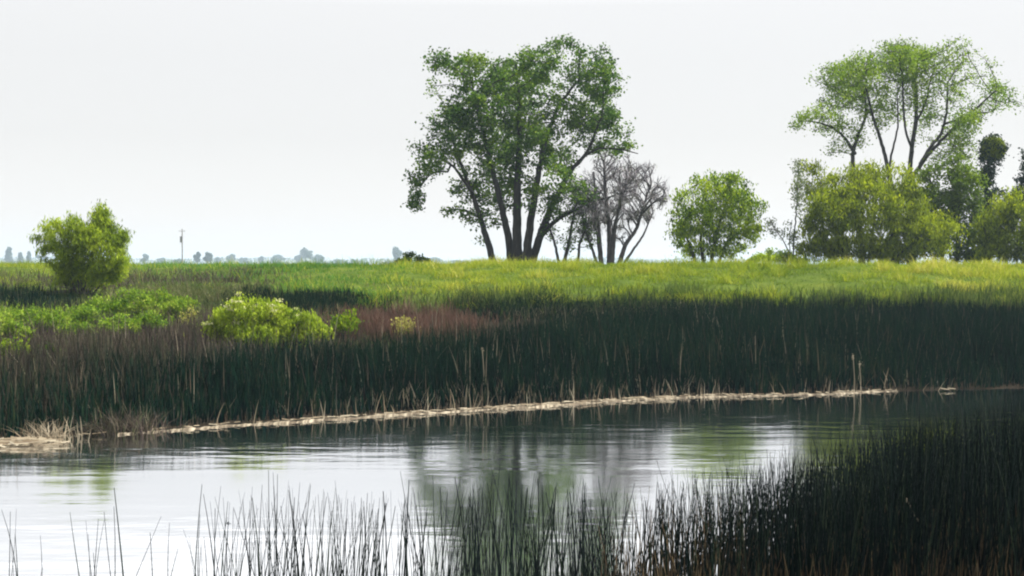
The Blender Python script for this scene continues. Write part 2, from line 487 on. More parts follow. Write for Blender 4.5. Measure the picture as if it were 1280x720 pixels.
def grow(stems, att, step, kill, iters, rg, up=.0, wob=.12):
    pos, par, srad = [], [], []
    for pts, r0, r1, root in stems:
        q, t = resample(pts, step)
        q[1:] += rg.normal(0, step * .05, (len(q) - 1, 3))
        for i in range(len(q)):
            if i == 0:
                par.append(-1 if root is None or not pos else int(np.argmin(np.linalg.norm(np.array(pos) - q[0], axis=1))))
            else:
                par.append(len(pos) - 1)
            pos.append(q[i]); srad.append(r0 + (r1 - r0) * t[i])
    pos = [np.asarray(p) for p in pos]
    A = np.asarray(att, float)
    PN = np.array(pos)
    D = np.full(len(A), 1e9); I = np.zeros(len(A), int)
    for s in range(0, len(PN), 200):
        d = np.linalg.norm(A[:, None] - PN[None, s:s + 200], axis=2)
        j = d.argmin(1); m = d[np.arange(len(A)), j]
        b = m < D; D[b] = m[b]; I[b] = j[b] + s
    kids = {}
    alive = D > kill
    for it in range(iters):
        A, D, I = A[alive], D[alive], I[alive]
        if len(A) == 0: break
        dirs = np.zeros((len(pos), 3)); PN = np.array(pos)
        v = A - PN[I]; v /= np.linalg.norm(v, axis=1)[:, None] + 1e-9
        np.add.at(dirs, I, v)
        act = np.unique(I)
        new = []
        for a in act:
            if kids.get(a, 0) >= 4: continue
            d = dirs[a]; d = d / (np.linalg.norm(d) + 1e-9)
            d = d + rg.normal(0, wob, 3); d[2] += up
            if par[a] >= 0:
                pd = PN[a] - PN[par[a]]; d = d + .35 * pd / (np.linalg.norm(pd) + 1e-9)
            d /= np.linalg.norm(d) + 1e-9
            kids[a] = kids.get(a, 0) + 1
            new.append(len(pos)); pos.append(PN[a] + d * step); par.append(int(a)); srad.append(0)
        if not new: break
        Q = np.array([pos[k] for k in new])
        for s in range(0, len(Q), 300):
            d = np.linalg.norm(A[:, None] - Q[None, s:s + 300], axis=2)
            j = d.argmin(1); m = d[np.arange(len(A)), j]
            b = m < D; D[b] = m[b]; I[b] = np.array(new)[j[b] + s]
        alive = D > kill
    return np.array(pos), np.array(par), np.array(srad)

def tube_mesh(pos, par, srad, tip, ex, sides=6):
    N = len(pos)
    acc = np.zeros(N); nk = np.zeros(N, int)
    for i in range(N):
        if par[i] >= 0: nk[par[i]] += 1
    r = np.zeros(N)
    order = np.argsort(-depth_of(par))
    for i in order:
        rr = max(acc[i] ** (1 / ex) if acc[i] > 0 else tip, tip)
        r[i] = rr
        if par[i] >= 0: acc[par[i]] += rr ** ex
    r = np.where(srad > 0, np.maximum(srad, np.minimum(r, srad * 1.3)), r)
    # rings: each edge is its own frustum from parent to child, continued a little into the joint
    e = np.where(par >= 0)[0]
    p0, p1 = pos[par[e]], pos[e]
    d = p1 - p0; Ln = np.linalg.norm(d, axis=1)[:, None] + 1e-9; d = d / Ln
    # only taper from parent radius if the child is thick enough to be its continuation
    rp = np.where(r[e] > .6 * r[par[e]], r[par[e]], r[e] * 1.25)
    ref = np.where(np.abs(d[:, :1]) < .8, np.array([[1., 0, 0]]), np.array([[0, 1., 0]]))
    a = np.cross(d, ref); a /= np.linalg.norm(a, axis=1)[:, None]; b = np.cross(d, a)
    th = np.arange(sides) * 2 * np.pi / sides
    cs, sn = np.cos(th), np.sin(th)
    ring = a[:, None] * cs[None, :, None] + b[:, None] * sn[None, :, None]
    R0 = (p0 - d * rp[:, None] * .25)[:, None] + ring * rp[:, None, None]
    R1 = (p1 + d * r[e][:, None] * .25)[:, None] + ring * r[e][:, None, None]
    V = np.concatenate([R0, R1], 1).reshape(-1, 3)
    V = V.reshape(len(e), -1, 3)
    k = np.arange(sides); k2 = (k + 1) % sides
    q = np.stack([k, k2, k2 + sides, k + sides], -1)
    rid = np.arange(N)
    for i in range(N):
        if par[i] >= 0: rid[i] = rid[par[i]]
    parts = []
    for ri in np.unique(rid[e]):
        v = V[rid[e] == ri]
        bs = (np.arange(len(v)) * 2 * sides)[:, None]
        parts.append((v.reshape(-1, 3), (bs[:, :, None] + q[None]).reshape(-1, 4)))
    return parts, r

def depth_of(par):
    d = np.zeros(len(par), int)
    for i in range(len(par)):
        if par[i] >= 0: d[i] = d[par[i]] + 1
    return d

def lobe_points(lobes, Y, n, rg, depth=1.0, thick=4.0):
    """points inside ellipsoids traced from the photograph and set at their own depth"""
    out = []; wts = []
    spec = []
    for L in lobes:
        cx, cy, rx, ry = L[:4]
        dens = L[4] if len(L) > 4 else 1.0
        dy = L[5] if len(L) > 5 else rg.normal(0, thick * .45)
        spec.append((cx, cy, rx, ry, dens, dy)); wts.append(rx * ry * max(rx, ry) ** .5 * dens)
    wts = np.array(wts); wts /= wts.sum()
    for (cx, cy, rx, ry, dens, dy), w in zip(spec, wts):
        k = max(3, int(round(n * w)))
        v = rg.normal(0, 1, (k, 3)); v /= np.linalg.norm(v, axis=1)[:, None]
        v *= (rg.uniform(.15, 1, k) ** (1 / 2.2))[:, None]
        Yc = Y + dy
        c = P(cx, cy, Y); c[1] = Yc
        rad = np.array([rx / F * Y, (rx + ry) * .5 / F * Y * depth, ry / F * Y])
        v *= np.where(rg.uniform(0, 1, k) < .07, rg.uniform(1.05, 1.4, k), 1)[:, None]
        out.append(c + v * rad)
    return np.concatenate(out)

def make_tree(name, label, cat, Y, base_px, stems, lobes, leaf_mat, bark, seed, group=None, n_att=900, step=.35, kill=.5,
              iters=70, tip=.012, ex=2.3, leaves=20000, leaf=.16, aspect=1.6, orient='random', spread=.3, thick=3.0,
              twig=.05, depth=1.0, up=0, wob=.12, extra=None, base_z=None, trunk_name='trunk', crown_name='crown', sides=6, tintc=.6):
    rg = np.random.default_rng(seed)
    base = P(base_px, HOR, Y)
    base[2] = ground(base[0], base[1]) if base_z is None else base_z
    root = empty(name, tuple(base))
    tag(root, label, cat, group)
    att = lobe_points(lobes, Y, n_att, rg, depth, thick)
    att = att[att[:, 2] > base[2] + .1]
    ST = []
    for s in stems:
        pts = []
        dy = s.get('dy', 0)
        m = len(s['p'])
        for i, (a, b) in enumerate(s['p']):
            q = P(a, b, Y)
            q[1] += dy * i / max(1, m - 1) + s.get('dy0', 0)
            pts.append(q)
        if s.get('root', True):
            pts[0][2] = base[2] - .2
        ST.append((pts, s['r0'], s['r1'], None if s.get('root', True) else 1))
    pos, par, srad = grow(ST, att, step, kill, iters, rg, up, wob)
    parts, r = tube_mesh(pos, par, srad, tip, ex, sides)
    for V, Fc in parts:
        mesh_obj(trunk_name, V, Fc, bark, root, smooth=True, origin=base)
    if leaves:
        hz = pos[:, 2] - base[2]
        cand = np.where((r < twig) & (srad == 0))[0]
        if len(cand):
            cw = rg.lognormal(0, .8, len(cand)) * (.25 + 1.5 * fbm(pos[cand][:, 0] + 3.1, pos[cand][:, 2] + pos[cand][:, 1] * .6, 1.5, seed + 5) ** 1.5)
            pk = rg.choice(len(cand), leaves, p=cw / cw.sum())
            ct = rg.beta(2, 2, len(cand))
            # neighbouring twigs share a tone
            ct = .45 * ct + .55 * fbm(pos[cand][:, 0] + pos[cand][:, 1] * .7, pos[cand][:, 2] * 1.0, 1.1, seed)
            c = pos[cand][pk] + rg.normal(0, spread, (leaves, 3)) * np.array([1, 1, .8])
            c[:, 2] = np.maximum(c[:, 2], base[2] + .05)
            LV, LF = leaf_quads(c, np.full(leaves, leaf), aspect, orient, rg)
            tn = np.clip(tintc * (ct[pk] - .5) * 2.2 + .5 + rg.normal(0, .16, leaves), 0, 1)
            mesh_obj(crown_name, LV, LF, leaf_mat, root, tint=np.repeat(tn, 4), origin=base)
    if extra: extra(root, base, att, rg)
    return root, base

M_bark = bark_mat('bark_dark', (.010, .009, .010), (.035, .030, .028))
M_bark_grey = bark_mat('bark_grey', (.035, .03, .036), (.09, .08, .09))
M_leaf_big = plant_mat('cottonwood_leaves', [(.016, .045, .006), (.04, .10, .008), (.09, .17, .010), (.19, .28, .016)], .38)
M_leaf_tall = plant_mat('poplar_leaves', [(.05, .11, .008), (.13, .22, .012), (.26, .36, .02)], .45)
M_leaf_lime = plant_mat('lime_leaves', [(.025, .06, .004), (.10, .18, .006), (.26, .37, .008), (.42, .52, .012)], .45)
M_leaf_olive = plant_mat('willow_leaves', [(.035, .06, .003), (.12, .17, .005), (.24, .31, .008), (.38, .44, .012)], .42)
M_leaf_shrub = plant_mat('shrub_leaves', [(.05, .085, .006), (.15, .23, .012), (.29, .39, .02), (.44, .52, .03)], .45)
M_leaf_dark = plant_mat('dark_leaves', [(.008, .022, .012), (.018, .042, .02), (.035, .065, .025)], .25)
M_leaf_mid = plant_mat('mid_green_leaves', [(.022, .055, .004), (.055, .12, .006), (.12, .21, .010)], .38)
M_leaf_grey = plant_mat('grey_green_leaves', [(.08, .11, .05), (.14, .18, .08), (.20, .24, .12)], .4)

M_twig = plant_mat('grey_twigs', [(.15, .13, .16), (.25, .23, .27), (.34, .31, .34), (.20, .24, .12)], 0, rough=.9)
def S(p, r0, r1, **k):
    d = dict(p=p, r0=r0, r1=r1); d.update(k); return d

# the big tree ------------------------------------------------------------
make_tree('cottonwood_tree', 'tallest dense green tree with several dark trunks, standing alone at the centre', 'tree', 80, 648,
    [S([(619, 331), (609, 300), (598, 265), (588, 235), (572, 195), (560, 160)], .27, .07, dy=1),
     S([(641, 331), (634, 290), (624, 245), (612, 200), (600, 150), (592, 115)], .31, .06, dy=-2, dy0=.6),
     S([(647, 331), (646, 280), (647, 220), (650, 170), (648, 110), (645, 80)], .40, .07, dy=0, dy0=.2),
     S([(656, 331), (663, 280), (671, 230), (680, 180), (698, 130), (730, 90)], .34, .06, dy=2, dy0=-.3),
     S([(662, 331), (678, 285), (694, 250), (712, 215), (735, 190), (750, 150)], .33, .06, dy=-1, dy0=.4),
     S([(676, 295), (695, 275), (720, 262), (742, 252), (765, 247)], .17, .04, dy=-2, root=False),
     S([(700, 232), (722, 202), (745, 186), (775, 188), (795, 194)], .12, .03, dy=-1, root=False),
     S([(600, 272), (580, 262), (562, 262)], .10, .04, root=False),
     S([(590, 240), (565, 205), (530, 190)], .13, .04, root=False),
     S([(560, 215), (540, 215), (524, 235), (521, 262)], .06, .02, root=False)],
    [(645, 88, 40, 30), (672, 100, 30, 22), (738, 82, 30, 28), (750, 105, 28, 24), (708, 62, 24, 9, .7), (600, 98, 40, 26), (560, 92, 26, 16, .6), (543, 115, 16, 14),
     (600, 140, 42, 34), (628, 160, 28, 30), (560, 150, 26, 22), (575, 172, 34, 26), (535, 188, 24, 20), (523, 222, 15, 13), (520, 252, 6, 14, .7),
     (618, 195, 30, 24), (652, 140, 30, 34), (700, 150, 32, 30), (745, 135, 34, 26), (765, 155, 16, 18, .7), (735, 165, 30, 20, .8),
     (612, 228, 30, 24), (580, 238, 20, 18), (572, 264, 14, 8, .6), (595, 275, 24, 11, .8), (638, 240, 20, 26, .7), (700, 195, 24, 22, .8), (655, 205, 14, 24, .6),
     (785, 172, 12, 16, .35), (765, 185, 18, 12, .35), (668, 250, 14, 18, .35), (690, 262, 12, 14, .35), (598, 300, 6, 12, .3), (605, 255, 22, 20, .8), (630, 275, 12, 18, .4), (655, 235, 14, 20, .5), (690, 225, 14, 18, .5), (622, 215, 22, 30), (672, 180, 18, 26, .7), (545, 205, 18, 16, .8)],
    M_leaf_big, M_bark, 3, n_att=3000, step=.32, kill=.38, iters=60, leaves=46000, leaf=.18, aspect=1.3, spread=.24, thick=5.0, twig=.05, tip=.014)

# grey, nearly leafless trees beside it ------------------------------------
make_tree('sparse_tree', 'small dark tree with thin green crown, close beside the trunks of the tallest tree', 'tree', 79, 706,
    [S([(700, 331), (694, 305), (687, 285), (684, 268)], .12, .05, dy=.5), S([(703, 331), (712, 300), (716, 270), (722, 245)], .15, .05, dy=-.5),
     S([(722, 331), (724, 305), (735, 280), (738, 255)], .11, .05)],
    [(714, 243, 20, 14, 1.2), (690, 262, 13, 14, .8), (722, 265, 20, 22, .8), (735, 290, 14, 22, .7), (688, 290, 10, 14, .7), (712, 300, 14, 16, .5)],
    M_leaf_mid, M_bark, 5, n_att=900, step=.22, kill=.27, leaves=3200, leaf=.15, spread=.16, thick=1.6, tip=.013)
make_tree('bare_tree', 'leafless grey tree with upright twiggy branches, right of the tallest tree', 'tree', 79.5, 764,
    [S([(752, 331), (748, 290), (745, 250), (742, 215)], .15, .06), S([(762, 331), (762, 285), (757, 240), (756, 205)], .2, .06, dy=.6),
     S([(764, 331), (768, 285), (775, 250), (785, 225)], .13, .05, dy=-.8), S([(772, 331), (782, 305), (797, 285), (806, 255), (812, 235)], .13, .04, dy=.5),
     S([(776, 331), (792, 312), (805, 295), (818, 265)], .08, .03, dy=1), S([(748, 331), (738, 305), (730, 285)], .09, .04)],
    [(760, 208, 18, 22, 1.3), (746, 235, 16, 22, 1.2), (775, 235, 20, 25, 1.2), (795, 225, 16, 14), (808, 240, 18, 18, 1), (755, 265, 22, 22), (790, 262, 24, 20), (812, 268, 12, 16, .8),
     (735, 285, 14, 20, .7), (770, 295, 16, 14, .5), (800, 215, 22, 8, .6), (822, 245, 12, 22, .6), (740, 262, 26, 22, .8), (725, 240, 14, 18, .5), (785, 205, 10, 10, .5)],
    M_twig, M_bark_grey, 6, n_att=2900, step=.2, kill=.24, leaves=5200, leaf=.42, aspect=13, orient='up', spread=.16, thick=2.2, tip=.019, up=.9, wob=.06, sides=4, ex=2.6, crown_name='twigs')

# round lime bush -----------------------------------------------------------
make_tree('round_bush', 'rounded lime-green leafy tree standing alone between the bare tree and the large willow', 'tree', 78, 888,
    [S([(872, 331), (862, 305), (852, 285), (846, 262)], .12, .04), S([(880, 331), (875, 300), (880, 265)], .14, .05), S([(888, 331), (892, 300), (900, 265)], .14, .05, dy=-1),
     S([(896, 331), (908, 305), (925, 285)], .11, .05, dy=1)],
    [(885, 240, 26, 22), (905, 245, 30, 24), (930, 262, 24, 20), (890, 268, 34, 26), (868, 278, 24, 24), (915, 285, 34, 20), (880, 305, 26, 18), (905, 314, 26, 12, .8), (878, 318, 22, 11, .8), (886, 228, 18, 10), (925, 248, 18, 14),
     (848, 252, 14, 16, .35), (846, 275, 12, 14, .5), (856, 300, 14, 16, .5), (948, 285, 10, 12, .4), (930, 305, 16, 14, .6), (946, 262, 8, 10, .4)],
    M_leaf_lime, M_bark, 8, n_att=900, step=.26, kill=.34, leaves=15000, leaf=.19, aspect=2.2, spread=.22, thick=1.6, orient='up', up=.25)

# tall tree at the right -----------------------------------------------------
make_tree('tall_poplar', 'tall airy light-green tree rising behind the willow thicket at the right', 'tree', 86, 1125,
    [S([(1080, 331), (1072, 270), (1067, 215), (1067, 190), (1076, 165), (1086, 145), (1085, 115)], .19, .06, dy=1),
     S([(1120, 331), (1115, 260), (1106, 205), (1097, 178), (1086, 148), (1075, 110)], .22, .07, dy=-1),
     S([(1122, 331), (1116, 250), (1111, 205), (1117, 178), (1122, 155), (1120, 120)], .15, .04),
     S([(1138, 331), (1137, 260), (1137, 218), (1140, 185), (1146, 150), (1146, 110), (1138, 70)], .26, .06, dy=.5),
     S([(1142, 331), (1139, 262), (1137, 222), (1155, 195), (1175, 172), (1192, 155), (1212, 137), (1232, 118)], .23, .05, dy=-1.5),
     S([(1150, 205), (1166, 180), (1180, 168), (1190, 135), (1192, 100)], .16, .05, root=False, dy=1.5),
     S([(1140, 190), (1128, 165), (1122, 135), (1118, 100)], .10, .03, root=False, dy=-1.5),
     S([(1146, 150), (1160, 125), (1168, 95)], .08, .03, root=False, dy=1),
     S([(1068, 192), (1055, 172), (1038, 158), (1015, 152), (998, 152)], .12, .03, root=False),
     S([(1195, 150), (1220, 142), (1240, 140)], .07, .03, root=False)],
    [(1062, 88, 28, 22, .9), (1045, 105, 22, 20, .9), (1052, 125, 22, 14, .7), (1088, 78, 22, 16, .8), (1100, 100, 30, 28), (1125, 65, 26, 18), (1145, 55, 22, 12), (1150, 88, 32, 26),
     (1182, 72, 28, 18, .9), (1205, 88, 18, 22, .8), (1182, 105, 20, 18, .7), (1130, 108, 18, 18, .6), (1140, 128, 14, 12, .6), (1240, 98, 16, 16, .28), (1255, 112, 12, 18, .22), (1232, 130, 22, 16, .35),
     (1205, 138, 16, 14, .5), (1020, 148, 24, 12, .4), (1045, 155, 18, 10, .5), (1078, 138, 16, 10, .7), (1002, 152, 10, 9, .3), (1100, 140, 12, 9, .5), (1165, 150, 10, 10, .2), (1215, 115, 16, 16, .5), (1160, 125, 18, 16, .6), (1120, 135, 14, 14, .45), (1110, 85, 24, 22, .9), (1165, 60, 20, 12, .8), (1185, 160, 20, 14, .45), (1210, 168, 16, 14, .4), (1225, 155, 14, 12, .3), (1150, 170, 12, 16, .25), (1200, 190, 18, 14, .5), (1170, 198, 16, 14, .5), (1060, 165, 16, 12, .35), (1085, 175, 10, 12, .25), (1045, 185, 14, 12, .4), (1095, 160, 14, 12, .4), (1035, 135, 16, 12, .5), (1070, 110, 26, 24, .9), (1250, 130, 16, 14, .2), (1228, 82, 12, 12, .3)],
    M_leaf_tall, M_bark, 13, n_att=3800, step=.28, kill=.34, leaves=30000, leaf=.17, aspect=1.8, spread=.26, thick=4.5, tip=.014)

# willow thicket -------------------------------------------------------------
make_tree('willow_bush', 'broad dome-shaped olive willow, the widest bush, in front of the tall airy tree', 'bush', 77, 1085,
    [S([(1062, 331), (1045, 290), (1030, 250)], .10, .04), S([(1075, 331), (1070, 280), (1068, 235)], .11, .04, dy=-1), S([(1085, 331), (1092, 280), (1096, 235)], .11, .04),
     S([(1095, 331), (1115, 285), (1128, 250)], .10, .04, dy=-1.2), S([(1070, 331), (1030, 305), (1008, 285)], .09, .03), S([(1100, 331), (1140, 305), (1160, 285)], .09, .03)],
    [(1050, 238, 36, 26), (1085, 232, 30, 22), (1115, 230, 34, 24), (1075, 262, 50, 34), (1030, 268, 30, 30), (1125, 265, 40, 32), (1145, 290, 28, 28), (1020, 298, 26, 24), (1060, 300, 36, 26), (1100, 303, 36, 24),
     (1018, 255, 16, 24, .6), (1015, 225, 12, 14, .4), (1165, 300, 18, 22, .9), (1155, 270, 18, 18, .8), (1030, 316, 34, 13), (1080, 317, 40, 12), (1130, 316, 40, 13), (1070, 222, 22, 16), (1008, 240, 10, 26, .35), (1004, 208, 8, 9, .4), (1025, 215, 14, 12, .35)],
    M_leaf_olive, M_bark, 17, n_att=1500, step=.26, kill=.36, leaves=42000, leaf=.23, aspect=3.0, spread=.25, thick=2.4, orient='up', up=.3)
make_tree('leafy_tree', 'darker green leafy tree between the widest willow and the narrow vine-covered tree', 'tree', 81, 1195,
    [S([(1180, 331), (1172, 280), (1166, 240), (1160, 215)], .14, .05), S([(1195, 331), (1197, 280), (1200, 230), (1196, 205)], .15, .05), S([(1205, 331), (1214, 280), (1218, 240)], .12, .05)],
    [(1160, 262, 22, 28), (1158, 238, 16, 18, .8), (1162, 300, 22, 22), (1190, 208, 22, 16, .6), (1172, 225, 18, 22, .6), (1202, 235, 26, 22), (1180, 262, 34, 26), (1208, 275, 28, 28), (1160, 290, 22, 24), (1190, 300, 36, 24), (1195, 317, 40, 12), (1212, 205, 10, 14, .4)],
    plant_mat('mixed_green_leaves', [(.03, .06, .004), (.08, .14, .006), (.17, .25, .010)], .42), M_bark, 19, n_att=900, step=.28, kill=.36, leaves=17000, leaf=.20, aspect=1.7, spread=.24, thick=2.0)
def light_top(cx, cy, rx, ry, Y):
    def f(root, base, att, rg):
        v = rg.normal(0, 1, (3600, 3)); v /= np.linalg.norm(v, axis=1)[:, None]; v *= (rg.uniform(0, 1, 3600) ** .35)[:, None]
        c = P(cx, cy, Y) + v * np.array([rx, rx, ry]) / F * Y * (1 + .25 * (rg.uniform(0, 1, (3600, 1)) - .5))
        c = c[fbm(c[:, 0] * 1.0, c[:, 2] + c[:, 1], .5, 3) > .33]
        LV, LF = leaf_quads(c, np.full(len(c), .19), 1.6, 'random', rg)
        mesh_obj('top_foliage', LV, LF, M_leaf_olive, root, tint=np.repeat(rg.uniform(.1, .8, len(c)), 4), origin=base)
    return f
make_tree('vine_covered_tree', 'narrow column-shaped tree wrapped in dark vines with a lighter round top', 'tree', 83, 1234,
    [S([(1234, 331), (1233, 280), (1232, 230), (1238, 190)], .22, .12)],
    [(1239, 186, 15, 16, 1.2), (1238, 200, 14, 14), (1232, 222, 11, 16, 1.2), (1235, 240, 13, 12, 1), (1232, 270, 14, 24), (1234, 300, 14, 20), (1241, 172, 8, 6, .5)],
    M_leaf_dark, M_bark, 23, extra=light_top(1240, 186, 15, 15, 83), n_att=520, step=.22, kill=.26, leaves=9000, leaf=.17, aspect=1.5, spread=.16, thick=.5)
make_tree('willow_bush', 'bright olive low willow beside the right edge, in front of the vine-covered trees', 'bush', 76, 1262,
    [S([(1240, 331), (1232, 300), (1228, 270)], .09, .03), S([(1258, 331), (1258, 295), (1256, 262)], .1, .03), S([(1275, 331), (1290, 300), (1305, 270)], .1, .03)],
    [(1256, 258, 24, 18), (1240, 282, 20, 24, .8), (1275, 278, 32, 26), (1262, 305, 34, 22), (1265, 317, 40, 12), (1232, 312, 20, 14), (1310, 275, 34, 30), (1345, 290, 34, 32), (1305, 305, 36, 22)],
    M_leaf_olive, M_bark, 29, n_att=900, step=.26, kill=.36, leaves=20000, leaf=.23, aspect=3.0, spread=.25, thick=1.6, orient='up', up=.3)
make_tree('vine_covered_tree', 'dark vine-covered tree cut by the right edge of the view', 'tree', 82, 1290,
    [S([(1290, 331), (1288, 280), (1285, 240), (1284, 205)], .24, .12)],
    [(1284, 198, 12, 14), (1283, 222, 12, 14, .8), (1286, 246, 20, 18), (1290, 275, 18, 20), (1300, 225, 14, 24)],
    M_leaf_dark, M_bark, 31, n_att=420, step=.22, kill=.26, leaves=8000, leaf=.17, aspect=1.5, spread=.17, thick=.5)
make_tree('bare_sapling', 'thin grey half-bare sapling leaning at the left foot of the widest willow', 'tree', 77, 990,
    [S([(992, 331), (982, 305), (968, 285), (962, 275)], .05, .02), S([(990, 331), (986, 300), (990, 275)], .04, .02), S([(990, 331), (996, 250), (998, 215)], .05, .02)],
    [(968, 285, 10, 12, 1), (982, 295, 12, 14, 1), (995, 240, 8, 30, 1), (1000, 205, 12, 10, 1)],
    M_leaf_grey, M_bark_grey, 37, n_att=220, step=.24, kill=.28, leaves=1500, leaf=.13, spread=.16, thick=1.2, tip=.011, sides=4)
make_tree('low_bush', 'low bright grassy bush at the foot of the sapling, left of the widest willow', 'bush', 74, 968,
    [S([(960, 331), (955, 322), (950, 318)], .03, .01), S([(972, 331), (975, 322), (980, 316)], .03, .01)],
    [(950, 324, 14, 6), (972, 321, 18, 7), (995, 325, 16, 5), (940, 326, 10, 4)],
    M_leaf_lime, M_bark, 41, n_att=220, step=.14, kill=.18, leaves=3500, leaf=.15, aspect=2.5, spread=.12, thick=.8, orient='up')
make_tree('low_bush', 'small green bush peeping over the levee crest left of the tallest tree', 'bush', 72, 516,
    [S([(514, 331), (512, 325), (510, 320)], .03, .01), S([(518, 331), (520, 325), (524, 321)], .03, .01)],
    [(515, 322, 12, 5), (528, 325, 10, 3), (505, 326, 10, 3)],
    M_leaf_mid, M_bark, 43, n_att=120, step=.14, kill=.18, leaves=1400, leaf=.14, aspect=2, spread=.10, thick=.6)

# the shrub at the left --------------------------------------------------------
make_tree('willow_shrub', 'lone feathery yellow-green willow shrub on the levee slope at the far left', 'shrub', hit(103, 368), 103,
    [S([(98, 368), (86, 345), (72, 320), (62, 295)], .055, .02, dy=.5), S([(101, 368), (96, 335), (92, 300), (90, 280)], .06, .02, dy=-.5), S([(104, 368), (108, 335), (120, 300), (130, 272)], .07, .02),
     S([(107, 368), (120, 340), (138, 320), (150, 300)], .06, .02, dy=.6), S([(104, 368), (102, 330), (106, 295)], .05, .02, dy=-.8), S([(96, 368), (78, 352), (66, 335)], .04, .015), S([(110, 368), (130, 352), (148, 340)], .04, .015)],
    [(133, 278, 16, 18), (140, 298, 20, 18), (128, 305, 26, 20), (98, 286, 20, 16), (85, 290, 16, 16, .8), (95, 312, 26, 22), (66, 290, 14, 14, .55), (60, 308, 14, 16, .4), (72, 325, 20, 18, .5), (148, 322, 18, 20), (120, 335, 32, 20, .9),
     (88, 342, 22, 14, .6), (140, 342, 20, 12, .7), (105, 352, 34, 9, .8), (118, 290, 16, 18, .9)],
    M_leaf_shrub, M_bark, 47, n_att=1300, step=.15, kill=.2, leaves=24000, leaf=.22, aspect=5, spread=.14, thick=.9, orient='up', up=.4, tip=.007, twig=.03)

# elder bush with cream flower heads ---------------------------------------------
M_flower = plant_mat('cream_blossom', [(.40, .44, .16), (.52, .52, .26), (.62, .60, .38)], .3)
def blossoms(root, base, att, rg):
    top = att[att[:, 2] > np.percentile(att[:, 2], 45)]
    front = top[rg.choice(len(top), 30, replace=False)]
    Vs, Fs, k = [], [], 0
    c = np.concatenate([f + rg.normal(0, 1, (26, 3)) * np.array([.07, .07, .03]) + np.array([0, -.08, .12]) for f in front])
    V, Fc = leaf_quads(c, np.full(len(c), .05), 1.0, 'random', rg)
    o = mesh_obj('blossom', V, Fc, M_flower, root, tint=np.repeat(rg.uniform(0, 1, len(c)), 4), origin=base)
    o['kind'] = 'stuff'
make_tree('flowering_shrub', 'bright lime elder shrub dotted with cream flower heads, rising from the reeds left of centre', 'shrub', hit(330, 436), 330,
    [S([(300, 442), (285, 420), (272, 405)], .04, .015), S([(318, 442), (310, 410), (300, 385)], .05, .015, dy=-.3), S([(330, 442), (332, 410), (335, 388)], .05, .015, dy=.3), S([(345, 442), (362, 415), (378, 400)], .045, .015), S([(352, 442), (380, 425), (400, 412)], .04, .012)],
    [(302, 374, 12, 12), (322, 380, 10, 12, .8), (352, 388, 9, 10, .7), (380, 396, 8, 9, .7), (300, 386, 20, 14), (290, 402, 28, 20), (325, 395, 26, 20), (350, 402, 24, 18), (375, 408, 24, 18), (395, 412, 14, 14, .7), (320, 420, 42, 16), (268, 412, 16, 14, .8), (365, 425, 30, 12), (402, 420, 12, 12, .4)],
    plant_mat('elder_leaves', [(.08, .14, .01), (.20, .29, .015), (.34, .44, .03), (.48, .54, .08)], .45), M_bark, 53,
    n_att=800, step=.12, kill=.17, leaves=14000, leaf=.13, aspect=2.6, orient='up', spread=.11, thick=.7, extra=blossoms, tip=.006, twig=.03)

# small weedy plants on the left bank and by the reeds -----------------------------
M_leaf_yel = plant_mat('yellowing_leaves', [(.16, .18, .03), (.32, .32, .06), (.48, .44, .14)], .4)
def weed(name, label, px, py_top, py_base, Y, w, mat, seed, n=1500, leaf=.11, asp=1.8, grp=None):
    h = (py_base - py_top)
    Y = hit(px, py_base)
    cy = (py_top + py_base) / 2
    make_tree(name, label, 'plant', Y, px, [S([(px - w * .2, py_base), (px - w * .35, cy), (px - w * .4, py_top + 3)], .015, .006), S([(px + w * .1, py_base), (px + w * .3, cy), (px + w * .4, py_top + 4)], .015, .006), S([(px, py_base), (px, cy), (px, py_top + 2)], .015, .006)],
              [(px, cy - h * .05, w * .9, h * .45), (px - w * .45, cy + h * .1, w * .5, h * .4), (px + w * .5, cy + h * .12, w * .5, h * .36)], mat, M_bark, seed, n_att=90, step=.1, kill=.14,
              leaves=n, leaf=leaf, aspect=asp, orient='up' if seed % 2 else 'random', spread=.11, thick=.3, tip=.004, group=grp, trunk_name='stem', crown_name='foliage', sides=4)
weed('weed_plant', 'pale yellow-flowered weed standing in the reeds below the rusty weeds', 506, 396, 425, 43, 14, M_leaf_yel, 61, 500, .09)
weed('weed_plant', 'small pale weed at the upper left edge of the white-flowered shrub', 236, 386, 410, 44, 9, M_leaf_yel, 62, 260, .09)
weed('leafy_weed', 'yellow-tipped leafy weed at the left edge above the brown reeds', 12, 425, 462, 36, 22, M_leaf_lime, 63, 1500, .10)
weed('leafy_weed', 'dull green weed half hidden in brown reeds right of the yellow-tipped weed', 62, 432, 455, 37, 14, M_leaf_mid, 64, 600)
weed('leafy_weed', 'green leafy weed just right of the elder shrub', 432, 392, 420, 43, 18, M_leaf_lime, 65, 800)
k = 0
for (a, t, b, Yy, w) in [(-60, 392, 425, 44, 34), (-10, 390, 422, 44, 30), (30, 384, 416, 45, 30), (70, 388, 420, 44.5, 28), (105, 384, 412, 45.5, 26), (128, 372, 402, 47, 30), (165, 362, 400, 47.5, 34), (200, 365, 395, 48, 28), (150, 395, 425, 44, 26), (95, 405, 432, 42, 22), (188, 392, 418, 45, 22), (222, 372, 398, 48, 20), (20, 402, 430, 42, 24)]:
    nm = ['leafmost', '', '']
    weed('leafy_weed', 'bright green leafy weed in the patch below the lone willow shrub', a, t, b, Yy, w, M_weed, 70 + k, 1900, .12, 2.4, grp='bright green weeds below the lone willow shrub')
    k += 1

